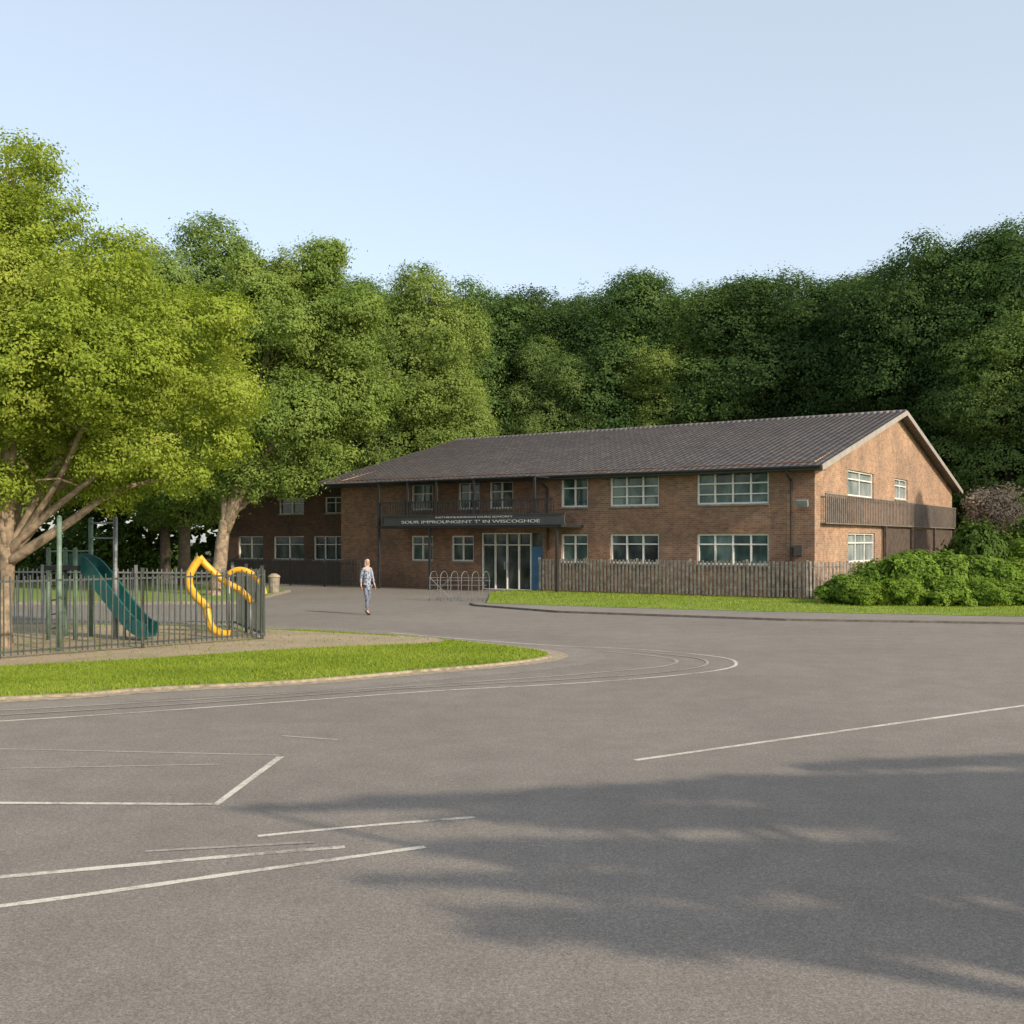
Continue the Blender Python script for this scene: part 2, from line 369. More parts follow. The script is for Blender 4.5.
# ------------------------------------------------------------------ grass blades (stuff)
def mesh_np(name,V,k,mat,smooth=False):
    n=len(V)//k
    me=bpy.data.meshes.new(name)
    me.vertices.add(len(V)); me.vertices.foreach_set("co",V.astype(np.float32).ravel())
    me.loops.add(len(V)); me.loops.foreach_set("vertex_index",np.arange(len(V),dtype=np.int32))
    me.polygons.add(n); me.polygons.foreach_set("loop_start",np.arange(0,len(V),k,dtype=np.int32))
    me.update(calc_edges=True); me.materials.append(mat); return me
def inside(px,py,poly):
    c=np.zeros(len(px),bool); n=len(poly)
    for i in range(n):
        x0,y0=poly[i]; x1,y1=poly[(i+1)%n]
        if y0==y1: continue
        cond=((y0>py)!=(y1>py))&(px<(x1-x0)*(py-y0)/(y1-y0)+x0)
        c^=cond
    return c
def blades(name,poly,excl,n,z,h,seed,bounds):
    r=np.random.default_rng(seed)
    x=r.uniform(bounds[0],bounds[1],n); y=r.uniform(bounds[2],bounds[3],n)
    m=inside(x,y,poly)
    if excl: m&=~inside(x,y,excl)
    x=x[m];y=y[m];k=len(x)
    a=r.uniform(0,math.tau,k); hh=h*r.uniform(0.5,1.3,k); wd=h*0.24
    l=np.stack([x+np.cos(a)*wd,y+np.sin(a)*wd,np.full(k,z)],1)
    rr=np.stack([x-np.cos(a)*wd,y-np.sin(a)*wd,np.full(k,z)],1)
    t=np.stack([x+r.normal(0,h*0.4,k),y+r.normal(0,h*0.4,k),z+hh],1)
    V=np.stack([l,rr,t],1).reshape(-1,3)
    o=link(bpy.data.objects.new(name,mesh_np(name,V,3,M_blade))); o["kind"]="stuff"; o["label"]="short green mown grass blades"
blades("grass",isl_in,[(p.x,p.y) for p in chipp],170000,ISL,0.045,1,(-12,1,13,27))
blades("grass",[(p.x,p.y) for p in chipp],None,2000,ISL,0.06,4,(-12,0,17,29))
blades("grass",verge,None,45000,VG,0.06,2,(-1,20,27,47))

# ------------------------------------------------------------------ foliage
def crown_mesh(name,blobs,nclump,per,sigma,L,W,mat,seed,flat=0.8,up=0.35,shell=0.5):
    r=np.random.default_rng(seed)
    B=np.array(blobs,float)
    wgt=B[:,3]**2; wgt/=wgt.sum()
    idx=r.choice(len(B),nclump,p=wgt)
    d=r.normal(size=(nclump,3)); d[:,2]=d[:,2]*0.9+0.18
    d/=np.linalg.norm(d,axis=1)[:,None]
    f=1.02-shell*r.random(nclump)**2.0
    f=np.where(r.random(nclump)<0.12,f*r.uniform(1.0,1.22,nclump),f)
    rad=B[idx,3]*f
    C=B[idx,:3]+d*rad[:,None]*np.array([1,1,flat])
    rep=np.repeat(np.arange(nclump),per); k=len(rep)
    sg=sigma*r.uniform(0.5,1.35,nclump)
    P=C[rep]+r.normal(size=(k,3))*sg[rep][:,None]*np.array([1,1,0.6])
    Nn=d[rep]*1.2+r.normal(size=(k,3))*0.32+np.array([0,0,up])
    Nn/=np.linalg.norm(Nn,axis=1)[:,None]
    t=np.cross(Nn,r.normal(size=(k,3))); t/=np.linalg.norm(t,axis=1)[:,None]
    b=np.cross(Nn,t)
    s=r.uniform(0.65,1.3,k)[:,None]
    V=np.stack([P+t*L/2*s,P+b*W/2*s,P-t*L/2*s,P-b*W/2*s],1).reshape(-1,3)
    return mesh_np(name,V,4,mat)
def trunk_mesh(name,base_r,fork,limbs,mat,seed,top=None):
    rnd=random.Random(seed); mb=MB()
    fork=Vector(fork)
    pts=[Vector((0,0,-0.1)),Vector((0,0,0.15)),fork*0.35+Vector((rnd.uniform(-.05,.05),0,0)),fork*0.7,fork]
    P=catmull(pts,4)
    def pf(t): 
        r=base_r*(1.0-0.35*t)+base_r*0.6*math.exp(-t*14)
        return [(r*math.cos(math.tau*i/12)*(1+0.08*math.sin(3*i)),r*math.sin(math.tau*i/12)) for i in range(12)]
    mb.sweep(P,pf)
    for (x,y,z,rr) in limbs:
        e=Vector((x,y,z)); st=fork-Vector((0,0,rnd.uniform(0.0,0.35)*fork.z*0.5))
        m1=st.lerp(e,0.35)+Vector((rnd.uniform(-.2,.2),rnd.uniform(-.2,.2),(e-st).length*0.06))
        m2=st.lerp(e,0.7)+Vector((rnd.uniform(-.3,.3),rnd.uniform(-.3,.3),(e-st).length*0.06))
        Q=catmull([st,m1,m2,e],4)
        mb.tube(Q,base_r*rnd.uniform(0.38,0.6),0.03,7)
        for k in range(3):
            q=Q[rnd.randint(5,len(Q)-2)]
            e2=q+Vector((rnd.uniform(-1,1),rnd.uniform(-1,1),rnd.uniform(0.1,1)))*rr*0.8
            mb.tube([q,q.lerp(e2,0.5)+Vector((0,0,0.1)),e2],base_r*0.14,0.015,5)
    me=bpy.data.meshes.new(name); me.from_pydata(mb.v,[],mb.f); me.update()
    me.polygons.foreach_set("use_smooth",[True]*len(me.polygons)); me.materials.append(mat); return me
def plant_tree(name,loc,tm,cm,label,cat="tree",group=None,scale=(1,1,1),rot=0.0):
    e=empty(name,loc,rot); e.scale=scale; tag(e,label,cat,group)
    if tm: link(bpy.data.objects.new("trunk",tm),e)
    link(bpy.data.objects.new("crown",cm),e)
    return e
def subdivide_blobs(bl,n,seed,f=0.5):
    q=random.Random(seed); out=[]
    for (x,y,z,r) in bl:
        out.append((x,y,z,r*0.80))
        for i in range(n):
            a=q.uniform(0,math.tau); e=q.uniform(-0.5,1.0); rr=r*q.uniform(0.28,f)
            R=(r-rr*0.6); ce=math.sqrt(max(0,1-min(1,abs(e))**2))
            out.append((x+R*ce*math.cos(a),y+R*ce*math.sin(a),z+R*e*0.8,rr))
    return out

t1=[(0.25,0,9.9,1.0),(-0.7,0.8,9.0,1.5),(0.5,0,8.3,1.6),(2.3,-0.6,7.3,1.5),(3.7,0,6.7,1.4),(4.2,0.6,5.3,1.3),(3.0,-1.2,5.6,1.7),
    (1.1,-1.6,5.6,2.0),(2.9,-0.3,4.1,1.3),(4.4,0.2,4.3,0.8),(1.2,0.8,3.8,1.3),(-0.1,-1.4,5.2,1.9),(-0.1,-1.0,7.2,2.0),(1.7,1.4,6.6,1.8),
    (-2.5,0,7.8,2.0),(-3.5,0.5,5.8,2.0),(-2.6,-1,4.4,1.6),(-1.5,1.6,8.0,1.7),(0.4,2.2,5.5,2.2),(-4.2,0,7.0,1.3),(3.3,1.5,5.8,1.4),(2.1,-1.8,6.5,1.2),(-1.0,0.2,3.9,1.1),(2.2,0.4,3.3,0.8),(3.6,0.2,3.6,0.7),(0.2,-.8,3.4,.8)]
plant_tree("broadleaf_tree",(-10.7,22.6,ISL),trunk_mesh("trunk",0.21,(0.1,0,2.1),t1[::2],M_bark,1),
   crown_mesh("crown",subdivide_blobs(t1,6,3),12500,34,0.13,0.074,0.042,M_leafA,11),"bright green broadleaf tree with forked trunk beside the playground fence")
t2=[(3.7,0,12.7,1.8),(2.1,0.5,12.3,1.8),(4.7,0,10.9,2.0),(5.0,0.3,8.3,2.0),(2.6,-0.8,10.3,2.4),(0.6,-0.6,7.2,2.3),(3.4,-1.3,7.0,2.1),(4.2,0,5.4,1.3),
    (1.5,0,4.6,1.5),(-1.0,0,4.9,1.7),(-0.6,0.6,8.9,2.2),(0.6,0.5,11.0,2.0),(2.9,1.6,8.6,2.4),(-2.2,0.2,7.0,1.7),(3.0,0,4.6,1.1),(5.4,0,9.7,1.3),(5.5,0,7.2,1.2)]
T2t=trunk_mesh("trunk",0.33,(0.45,0,3.0),t2[:16:2],M_bark,2); T2c=crown_mesh("crown",subdivide_blobs(t2,6,4),11000,28,0.20,0.12,0.07,M_leafB,12)
plant_tree("broadleaf_tree",(-11.9,43,0.09),T2t,T2c,"unseen broadleaf tree added to shade the school gable")

def gen_blobs(h,r,seed,n=26,low=0.14):
    # broad rounded crown: a large domed mass carrying smaller boughs that barely break its outline
    q=random.Random(seed); out=[]
    cz=h*(1+low)/2; rz=h*(1-low)/2
    out.append((0,0,cz+rz*0.05,r*0.78)); out.append((0,0,cz+rz*0.40,r*0.68)); out.append((0,0,cz-rz*0.42,r*0.70))
    for i in range(n):
        z=q.uniform(-0.95,0.92); a=q.uniform(0,math.tau)
        env=math.sqrt(max(0.05,1-abs(z)**3.0))
        rr=r*q.uniform(0.22,0.38)*(0.75+0.35*env)
        R=max(0,r*env*q.uniform(0.88,1.0)-rr*0.8)
        zz=cz+z*(rz-rr*0.9)
        out.append((R*math.cos(a),R*math.sin(a),zz,rr))
    return out
variants=[]
for i in range(4):
    bl=gen_blobs(22,6.4,40+i,n=40)
    cm=crown_mesh("crown",bl,8500,22,0.32,0.18,0.115,M_leafF,50+i,0.85,0.35,0.3)
    tm=trunk_mesh("trunk",0.4,(0.1,0,6.0),bl[3:14:2],M_barkd,60+i)
    variants.append((tm,cm,bl))
forest=[(33.2,70,24.0),(27.8,73,24.4),(24.0,79,22.8),(20.2,80,24.2),(16.4,83,23.2),(13.0,86,23.0),(8.8,87,25.2),(4.7,89,23.4),(0.7,91,24.8),(-3.6,89,25.2),
 (-10.6,81,23.4),(-16,77,22.0),(-22,72,21),(-28,68,20),(-35,66,19),(38.5,70,23.5),(44,66,22),(36,62,18),
 (30,84,24.5),(17,94,25),(7,97,25.5),(-8,95,25.5),(-20,88,23),(-36,78,22),(-44,68,20)]
q=random.Random(9)
labF="dense dark green woodland tree behind the school"
for i,(x,y,h) in enumerate(forest):
    tm,cm,_=variants[i%4]
    s=h/22.0; sx=s*q.uniform(0.92,1.12)
    plant_tree("woodland_tree",(x,y,0),tm,cm,labF,"tree","woodland trees behind the school",(sx,sx,s*0.985),q.uniform(0,6.28))
blM=gen_blobs(20,5.0,77,n=38,low=0.12)
cmM=crown_mesh("crown",blM,8000,24,0.26,0.155,0.095,M_leafM,78,0.85,0.35,0.32); tmM=trunk_mesh("trunk",0.35,(0.1,0,5),blM[3:14:2],M_barkd,79)
for (x,y,h,sx,r) in [(-6.7,73,21.6,1.10,0.4),(-16.0,52.5,18.8,1.0,1.4),(30.6,66.5,18.0,0.98,2.2),(-24,50,15,0.85,3.0),(12.0,82,20.0,0.95,1.0),(3.4,84,19.0,0.9,5.1),(-20,62,18,1.0,2.0)]:
    plant_tree("broadleaf_tree",(x,y,0),tmM,cmM,"mid green rounded broadleaf tree standing near the school","tree",None,(sx,sx,h/20.0),r)
plant_tree("broadleaf_tree",(33.5,43.5,0),T2t,T2c,"unseen broadleaf tree added to shade the school gable","tree",None,(0.85,0.85,0.85),2.4)  # out of view; added to throw shade on the gable

# unseen trees known by their shadow; crowns are shaped backwards from the streaks
# they cast across the asphalt
kx=S.x/S.z; ky=S.y/S.z
boughs=[(-2.3,0.6,9.2,9.5,.07),(-1.4,3,9.42,9.9,.12),(0,3,9.7,10.1,.18),(1.5,8,9.9,10.9,.26),(3,8,10.8,11.8,.16),(-.4,8,9.0,9.3,.17),(.3,8,8.65,8.8,.07),
 (-.7,8,8.0,8.1,.14),(.1,7,7.68,7.78,.11),(-1.0,6,7.28,7.35,.08),(.2,6,7.02,7.06,.06),(-.3,6,6.6,6.65,.06),(-.2,5,6.30,6.36,.09),(.6,5,6.03,6.03,.05),(2.2,8,9.5,9.8,.2),(2.6,8,8.35,8.5,.08),(2.8,8,7.85,7.9,.1),(-.8,2,8.85,8.9,.05),(1.0,5,7.45,7.5,.07)]  # entries are wanted shadow streaks on the ground, not limb positions
q=random.Random(21); trees3={0:[],1:[],2:[]}
base=[(8.6,0.6),(12.2,1.2),(15.6,2.2)]
for (x0,x1,y0,y1,hw) in boughs:
    x=x0; zb=q.uniform(4.7,5.4)
    while x<x1:
        t=(x-x0)/(x1-x0); y=y0+(y1-y0)*t+math.sin(x*1.1+y0*5)*hw*0.3
        taper=min(1.0,0.55+(x-x0)*0.6)
        if q.random()<0.96:
            z=zb+q.uniform(-.06,.06); r=hw*q.uniform(0.8,1.15)*taper
            bx=x+kx*z; by=y+ky*z
            j=min(range(3),key=lambda k:abs(base[k][0]-bx))
            trees3[j].append((bx-base[j][0],by-base[j][1],z,r))
        x+=max(0.11,hw*0.8)*q.uniform(0.8,1.15)
for j in range(3):
    bl=trees3[j]
    if len(bl)<3: continue
    cm=crown_mesh("crown",bl,int(len(bl)*17),12,0.055,0.09,0.06,M_leafB,90+j,0.5,0.6,0.9)
    plant_tree("spreading_tree",(base[j][0],base[j][1],0.0),trunk_mesh("trunk",0.2,(0,0,3.6),bl[::26],M_bark,95+j),cm,"unseen green tree by the asphalt, crown shaped to cast streaked shade")

# woodland mass
def mass(name,pts,h,depth,n,L,mat,seed,label):
    r=np.random.default_rng(seed); P=np.array(pts,float)
    seg=r.integers(0,len(P)-1,n); t=r.random(n)
    c=P[seg]*(1-t)[:,None]+P[seg+1]*t[:,None]
    x=c[:,0]+r.normal(0,depth,n); y=c[:,1]+r.normal(0,depth,n)
    hh=h*(0.8+0.25*np.sin(x*0.7)+0.15*np.sin(y*1.3+x*1.9))
    z=hh*r.random(n)**0.85
    C=np.stack([x,y,z],1); k=n
    Nn=r.normal(size=(k,3))*0.7+np.array([0,-0.5,0.5]); Nn/=np.linalg.norm(Nn,axis=1)[:,None]
    tt=np.cross(Nn,r.normal(size=(k,3))); tt/=np.linalg.norm(tt,axis=1)[:,None]; b=np.cross(Nn,tt)
    s=r.uniform(.6,1.3,k)[:,None]
    V=np.stack([C+tt*L/2*s,C+b*L*.33*s,C-tt*L/2*s,C-b*L*.33*s],1).reshape(-1,3)
    o=link(bpy.data.objects.new(name,mesh_np(name,V,4,mat))); o["kind"]="stuff"; o["label"]=label
    return o
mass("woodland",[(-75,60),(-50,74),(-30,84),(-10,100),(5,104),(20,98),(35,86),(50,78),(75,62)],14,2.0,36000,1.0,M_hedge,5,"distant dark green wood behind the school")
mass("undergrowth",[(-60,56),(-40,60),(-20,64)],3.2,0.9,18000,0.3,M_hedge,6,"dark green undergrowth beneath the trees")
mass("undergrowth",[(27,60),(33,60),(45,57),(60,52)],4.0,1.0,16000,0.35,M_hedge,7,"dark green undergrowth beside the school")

# shrubs
def shrub_mesh(seed,mat,L=0.10):
    q=random.Random(seed); bl=[(0,0,0.42,0.66)]
    for i in range(22):
        a=q.uniform(0,math.tau); R=q.uniform(0.2,0.85); bl.append((R*math.cos(a),R*math.sin(a),q.uniform(0.1,0.8)*(1.0-0.3*R),q.uniform(0.2,0.34)))
    return crown_mesh("foliage",bl,1700,20,0.06,L,L*0.5,mat,seed,0.9)
def shrub_trunk(seed):
    mb=MB(); q=random.Random(seed)
    for i in range(6):
        a=q.uniform(0,math.tau); mb.tube([(0,0,-0.02),(0.15*math.cos(a),0.15*math.sin(a),0.3),(0.4*math.cos(a),0.4*math.sin(a),0.75)],0.03,0.008,5)
    me=bpy.data.meshes.new("stem"); me.from_pydata(mb.v,[],mb.f); me.materials.append(M_barkd); return me
sA,sB=shrub_mesh(1,M_shrub),shrub_mesh(2,M_shrub); sT=shrub_trunk(3); sH=shrub_mesh(5,M_hedge)
def shrub(name,x,y,r,h,me,label,rot,group=None):
    e=empty(name,(x,y,VG),rot); e.scale=(r,r,h); tag(e,label,"bush",group)
    link(bpy.data.objects.new("stem",sT),e); link(bpy.data.objects.new("foliage",me),e)
for i,(x,y,r,h) in enumerate([(11.7,37.7,1.0,1.0),(12.9,38.3,1.3,1.45),(14.2,38.0,1.5,1.8),(15.4,38.1,1.5,1.75),(16.6,37.9,1.5,1.6),(17.8,37.9,1.5,1.5),(19.1,38.0,1.5,1.55)]):
    shrub("bush",x,y,r,h,(sA,sB)[i%2],"rounded sunlit green bush on the grass verge by the fence",i*1.7,"bushes on the verge")
for i,(x,y,r,h) in enumerate([(12.3,37.0,0.9,0.75),(13.5,36.9,1.0,0.95),(14.8,36.7,1.0,0.95),(16.1,36.7,1.0,0.9),(17.3,36.7,1.0,0.85)]):
    shrub("bush",x,y,r,h,(sB,sA)[i%2],"rounded sunlit green bush on the grass verge by the fence",i*2.3+1,"bushes on the verge")
shrub("bush",20.4,47.2,1.7,2.9,sH,"dark green clipped bush behind the fence",0.4)
shrub("bush",23.3,48,1.8,2.3,sA,"light green bush behind the fence",1.4)
blP=[(0,0,4.1,0.85),(0.7,0.2,4.5,0.6),(-0.7,0,4.2,0.6),(0.2,-0.3,3.4,0.8),(1.0,0,3.7,0.65),(-0.5,0.3,3.5,0.55)]
plant_tree("small_tree",(23.2,52,0.0),trunk_mesh("trunk",0.12,(0,0,2.4),blP[:4],M_barkd,8),crown_mesh("crown",blP,360,16,0.19,0.13,0.08,M_pink,9),"small tree with pale pinkish foliage beside the school")

# ------------------------------------------------------------------ school building
bld=empty("school_building",(11.6,41.2,0.0),math.atan2(-0.555,0.832)); tag(bld,"two-storey red brick school with tiled pitched roof and white windows","school")
LEN=24.4; DEP=24.5; WH=5.32
def Pf(off=0.0): return lambda a,d,z:(a,d+off,z)
def Ps(): return lambda a,d,z:(-d,a,z)
def wall(name,P,a0,a1,z0,z1,ops,mat,rev=0.22,flip=False):
    mb=MB()
    xs=sorted(set([a0,a1]+[v for o in ops for v in (o[0],o[1])])); zs=sorted(set([z0,z1]+[v for o in ops for v in (o[2],o[3])]))
    for i in range(len(xs)-1):
        for j in range(len(zs)-1):
            cx=(xs[i]+xs[i+1])/2; cz=(zs[j]+zs[j+1])/2
            if any(o[0]<cx<o[1] and o[2]<cz<o[3] for o in ops): continue
            mb.quad(P(xs[i],0,zs[j]),P(xs[i+1],0,zs[j]),P(xs[i+1],0,zs[j+1]),P(xs[i],0,zs[j+1]))
    for o in ops:
        b0,b1,c0,c1=o
        mb.quad(P(b0,0,c0),P(b0,rev,c0),P(b0,rev,c1),P(b0,0,c1))
        mb.quad(P(b1,0,c0),P(b1,0,c1),P(b1,rev,c1),P(b1,rev,c0))
        mb.quad(P(b0,0,c1),P(b0,rev,c1),P(b1,rev,c1),P(b1,0,c1))
        mb.quad(P(b0,0,c0),P(b1,0,c0),P(b1,rev,c0),P(b0,rev,c0))
    return mb.obj(name,mat,bld)
def window(P,a0,a1,z0,z1,cols,glass=None,split=0.62,fw=0.07,sill=True,name="window"):
    glass=glass or M_glass
    mb=MB(); mb.quad(P(a0,0.16,z0),P(a1,0.16,z0),P(a1,0.16,z1),P(a0,0.16,z1)); w=mb.obj(name,glass,bld)
    mb=MB(); d0,d1=0.07,0.155
    B=lambda x0,x1,y0,y1,da=d0,db=d1: mb.box(P(x0,da,y0),P(x1,db,y1))
    B(a0,a1,z0,z0+fw); B(a0,a1,z1-fw,z1); B(a0,a0+fw,z0+fw,z1-fw); B(a1-fw,a1,z0+fw,z1-fw)
    cw=(a1-a0)/cols
    for i in range(1,cols):
        xm=a0+cw*i; B(xm-fw*.45,xm+fw*.45,z0+fw,z1-fw,d0+0.004,d1-0.004)
    zm=z0+(z1-z0)*split
    for i in range(cols):
        l=a0+cw*i+(fw if i==0 else fw*.45); rr=a0+cw*(i+1)-(fw if i==cols-1 else fw*.45)
        B(l,rr,zm-fw*.4,zm+fw*.4,d0+0.008,d1-0.008)
        if cols>2 and split<0.64: 
            zq=z0+(z1-z0)*0.3; B(l,rr,zq-fw*.3,zq+fw*.3,d0+0.008,d1-0.008)
    mb.obj("frame",M_white,w)
    if sill:
        mb=MB(); mb.box(P(a0-0.05,-0.06,z0-0.07),P(a1+0.05,0.15,z0-0.002)); mb.obj("sill",M_kerb,w)
F=Pf()
fw_=[(-4.87,-1.83),(-8.89,-6.58),(-11.34,-9.98)]
up=[(a,b,3.74,5.08) for a,b in fw_]+[(-15.2,-13.9,3.74,5.0),(-17.0,-15.75,3.74,5.0),(-19.83,-18.5,3.74,5.0)]
lo=[(a,b,1.3,2.55) for a,b in fw_]+[(-17.4,-16.1,1.3,2.5),(-19.83,-18.5,1.3,2.5)]
door=(-15.7,-12.3,0.02,2.62)
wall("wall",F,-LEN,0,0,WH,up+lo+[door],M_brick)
cols={0:4,1:3,2:2}
for i,o in enumerate(up): window(F,*o,cols.get(i,2),[M_glass,M_glass,M_glass,M_glassd,M_glass,M_glass][i])
for i,o in enumerate(lo): window(F,*o,cols.get(i,2),[M_glass,M_glassd,M_glass,M_glassd,M_glass][i],0.66)
mb=MB(); mb.quad(F(-15.7,0.17,0.02),F(-12.3,0.17,0.02),F(-12.3,0.17,2.62),F(-15.7,0.17,2.62)); dr=mb.obj("door",M_glassd,bld)
dr["label"]="glazed double entrance doors with white frames"
mb=MB()
xs=(-15.66,-14.95,-14.3,-13.65,-13.0)
for x in xs: mb.box(F(x,0.06,0.02),F(x+0.05,0.165,2.62))
for z in (0.02,2.05,2.57): 
    for a,b in zip(xs[:-1],xs[1:]): mb.box(F(a+0.052,0.065,z),F(b-0.002,0.16,z+0.045))
mb.obj("frame",M_white,dr)
mb=MB(); mb.box(F(-12.93,0.12,0.05),F(-12.36,0.15,2.0)); mb.obj("panel",M_blue,dr)
mb=MB(); mb.box(F(-14.4,0.02,0.95),F(-14.34,0.06,1.3)); mb.box(F(-14.2,0.02,0.95),F(-14.14,0.06,1.3)); mb.obj("handle",M_galv,dr)
Sd=Ps()
so1=[(4.3,8.2,4.15,5.25),(11.85,14.3,4.25,5.25),(4.3,8.4,1.35,2.6)]
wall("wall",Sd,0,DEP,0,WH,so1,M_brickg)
for i,o in enumerate(so1): window(Sd,*o,[2,2,3,2,2][i],M_glassp,0.66)
RZ=8.42; RY=12.25
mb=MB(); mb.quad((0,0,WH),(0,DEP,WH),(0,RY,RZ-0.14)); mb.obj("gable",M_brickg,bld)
mb=MB(); mb.quad((-LEN,0,WH),(-LEN,RY,RZ-0.14),(-LEN,DEP,WH))
mb.quad((-LEN,0,0),(-LEN,0,WH),(-LEN,DEP,WH),(-LEN,DEP,0)); mb.quad((-LEN,DEP,0),(0,DEP,0),(0,DEP,WH),(-LEN,DEP,WH))
mb.obj("wall",M_brick,bld)
OV=0.55; X0,X1=-LEN-1.7,0.45
sl_=(RZ-5.26)/(RY+0.0)
def zr(y): return RZ-abs(y-RY)*sl_
mb=MB()
n=48
for side in (-1,1):
    yE=RY+side*(RY+OV)
    for i in range(n):
        ya=yE+(RY-yE)*i/n; yb=yE+(RY-yE)*(i+1)/n
        za=zr(ya)+0.03; zb=zr(yb)
        mb.quad((X0,ya,za),(X1,ya,za),(X1,yb,zb),(X0,yb,zb)) if side<0 else mb.quad((X1,ya,za),(X0,ya,za),(X0,yb,zb),(X1,yb,zb))
        mb.quad((X0,ya,za-0.03),(X1,ya,za-0.03),(X1,ya,za),(X0,ya,za))
    mb.quad((X0,yE,zr(yE)-0.12),(X0,RY,RZ-0.12),(X1,RY,RZ-0.12),(X1,yE,zr(yE)-0.12))
roof=mb.obj("roof",M_tile,bld); roof["label"]="long greyish brown tiled gable roof"
mb=MB()
for i in range(58):
    xa=X0+(X1-X0)*i/58; xb=X0+(X1-X0)*(i+1)/58-0.015
    mb.sweep([(xa,RY,RZ-0.03),(xb,RY,RZ-0.03)],lambda t:[(0.16*math.cos(a),0.12*math.sin(a)) for a in np.linspace(0,math.pi,7)])
mb.obj("ridge_tile",M_tile,roof)
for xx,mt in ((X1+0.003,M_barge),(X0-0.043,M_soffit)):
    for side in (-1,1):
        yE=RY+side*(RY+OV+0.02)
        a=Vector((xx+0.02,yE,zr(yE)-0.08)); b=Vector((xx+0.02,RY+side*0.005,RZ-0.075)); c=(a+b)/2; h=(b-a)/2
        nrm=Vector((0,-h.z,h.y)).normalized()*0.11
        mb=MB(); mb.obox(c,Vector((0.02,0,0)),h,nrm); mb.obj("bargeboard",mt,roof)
mb=MB(); mb.box((X0,-OV-0.03,5.26-OV*sl_-0.16),(X1-0.003,-OV-0.004,5.26-OV*sl_+0.01)); mb.box((X0,-OV,5.26-OV*sl_-0.17),(X1-0.003,-0.004,5.26-OV*sl_-0.14)); mb.obj("fascia",M_soffit,roof)
mb=MB(); gz=5.26-OV*sl_-0.03
mb.sweep([(X0,-OV-0.10,gz),(X1-0.02,-OV-0.10,gz)],lambda t:[(0.065*math.cos(a),0.065*math.sin(a)) for a in np.linspace(math.pi,2*math.pi,7)])
mb.obj("gutter",M_dark,roof)
for x in (-0.9,-12.0):
    mb=MB(); mb.tube([(x,-OV-0.1,gz-0.05),(x,-OV-0.05,gz-0.25),(x,-0.07,gz-0.5),(x,-0.07,0.1)],0.045,seg=8); mb.obj("downpipe",M_dark,bld)
wy=0.9
W=Pf(wy)
wo=[(-27.2,-24.9,1.25,2.5),(-30.2,-27.9,1.25,2.5),(-33.0,-31.0,1.25,2.5),(-26.4,-25.0,3.7,4.55),(-29.8,-27.9,3.7,4.55)]
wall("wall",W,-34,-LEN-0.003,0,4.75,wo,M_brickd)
for i,o in enumerate(wo): window(W,*o,2 if i else 3,M_glassd,0.65,0.045)  # dark panes carry the wing's shade too
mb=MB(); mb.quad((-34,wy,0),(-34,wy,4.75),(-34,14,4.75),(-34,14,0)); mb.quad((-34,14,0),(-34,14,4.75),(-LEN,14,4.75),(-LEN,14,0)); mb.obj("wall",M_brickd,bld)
mb=MB(); mb.box((-34.35,wy-0.55,4.752),(-LEN-0.003,14.3,4.98)); mb.obj("roof",M_soffit,bld)
# side balcony with slatted front
PR=0.24
mb=MB()
y=0.7
while y<24.4:
    mb.box((PR-0.05,y,2.98),(PR-0.02,y+0.09,4.08)); y+=0.26
mb.box((PR-0.06,0.65,4.081),(PR,24.5,4.12)); mb.box((0.003,0.65,2.93),(PR,24.5,2.978))
bal=mb.obj("balcony",M_slat,bld); bal["label"]="weathered grey slatted timber balcony on the gable wall"
for yy in (9.5,14.4,19.3,24.3):
    mb=MB(); mb.box((PR-0.12,yy,0.0),(PR-0.02,yy+0.12,2.926)); mb.obj("post",M_clad,bal)
mb=MB(); mb.box((0.003,9.7,0.02),(0.06,24.3,2.85)); y=9.75
while y<24.1: mb.box((0.062,y,0.05),(0.09,y+0.16,2.8)); y+=0.2
mb.obj("cladding",M_clad,bld)
# entrance canopy, balcony frame and sign
mb=MB(); mb.box((-20.4,-1.9,2.84),(-10.2,-0.003,2.95)); can=mb.obj("canopy",M_dark,bld); can["label"]="dark metal entrance canopy with balcony railings"
mb=MB(); mb.box((-19.9,-1.97,3.0),(-10.0,-1.903,3.40)); mb.box((-19.95,-2.0,3.402),(-9.95,-1.88,3.44)); mb.box((-19.95,-2.0,2.95),(-9.95,-1.903,2.998)); sg=mb.obj("sign_board",M_sign,can)
for x in (-20.35,-17.3,-10.5):
    mb=MB(); mb.box((x,-1.88,0),(x+0.10,-1.78,2.836)); mb.obj("post",M_dark,can)
for x in (-20.35,-18.6,-16.9,-14.8,-11.6):
    mb=MB(); mb.box((x,-1.88,2.953),(x+0.09,-1.79,5.0)); mb.obj("upright",M_dark,can)
mb=MB(); mb.box((-20.4,-1.9,5.003),(-11.5,-1.78,5.06)); mb.box((-20.4,-1.776,5.003),(-11.5,-0.70,5.04)); mb.obj("beam_and_shade_roof",M_dark,can)  # second box: balcony roof slab added to shade the recess below
mb=MB(); x=-20.2
while x<-10.6:
    mb.box((x,-1.86,2.955),(x+0.035,-1.83,4.02)); x+=0.15
mb.box((-20.24,-1.875,4.02),(-10.6,-1.815,4.08)); mb.obj("railing",M_dark,can)
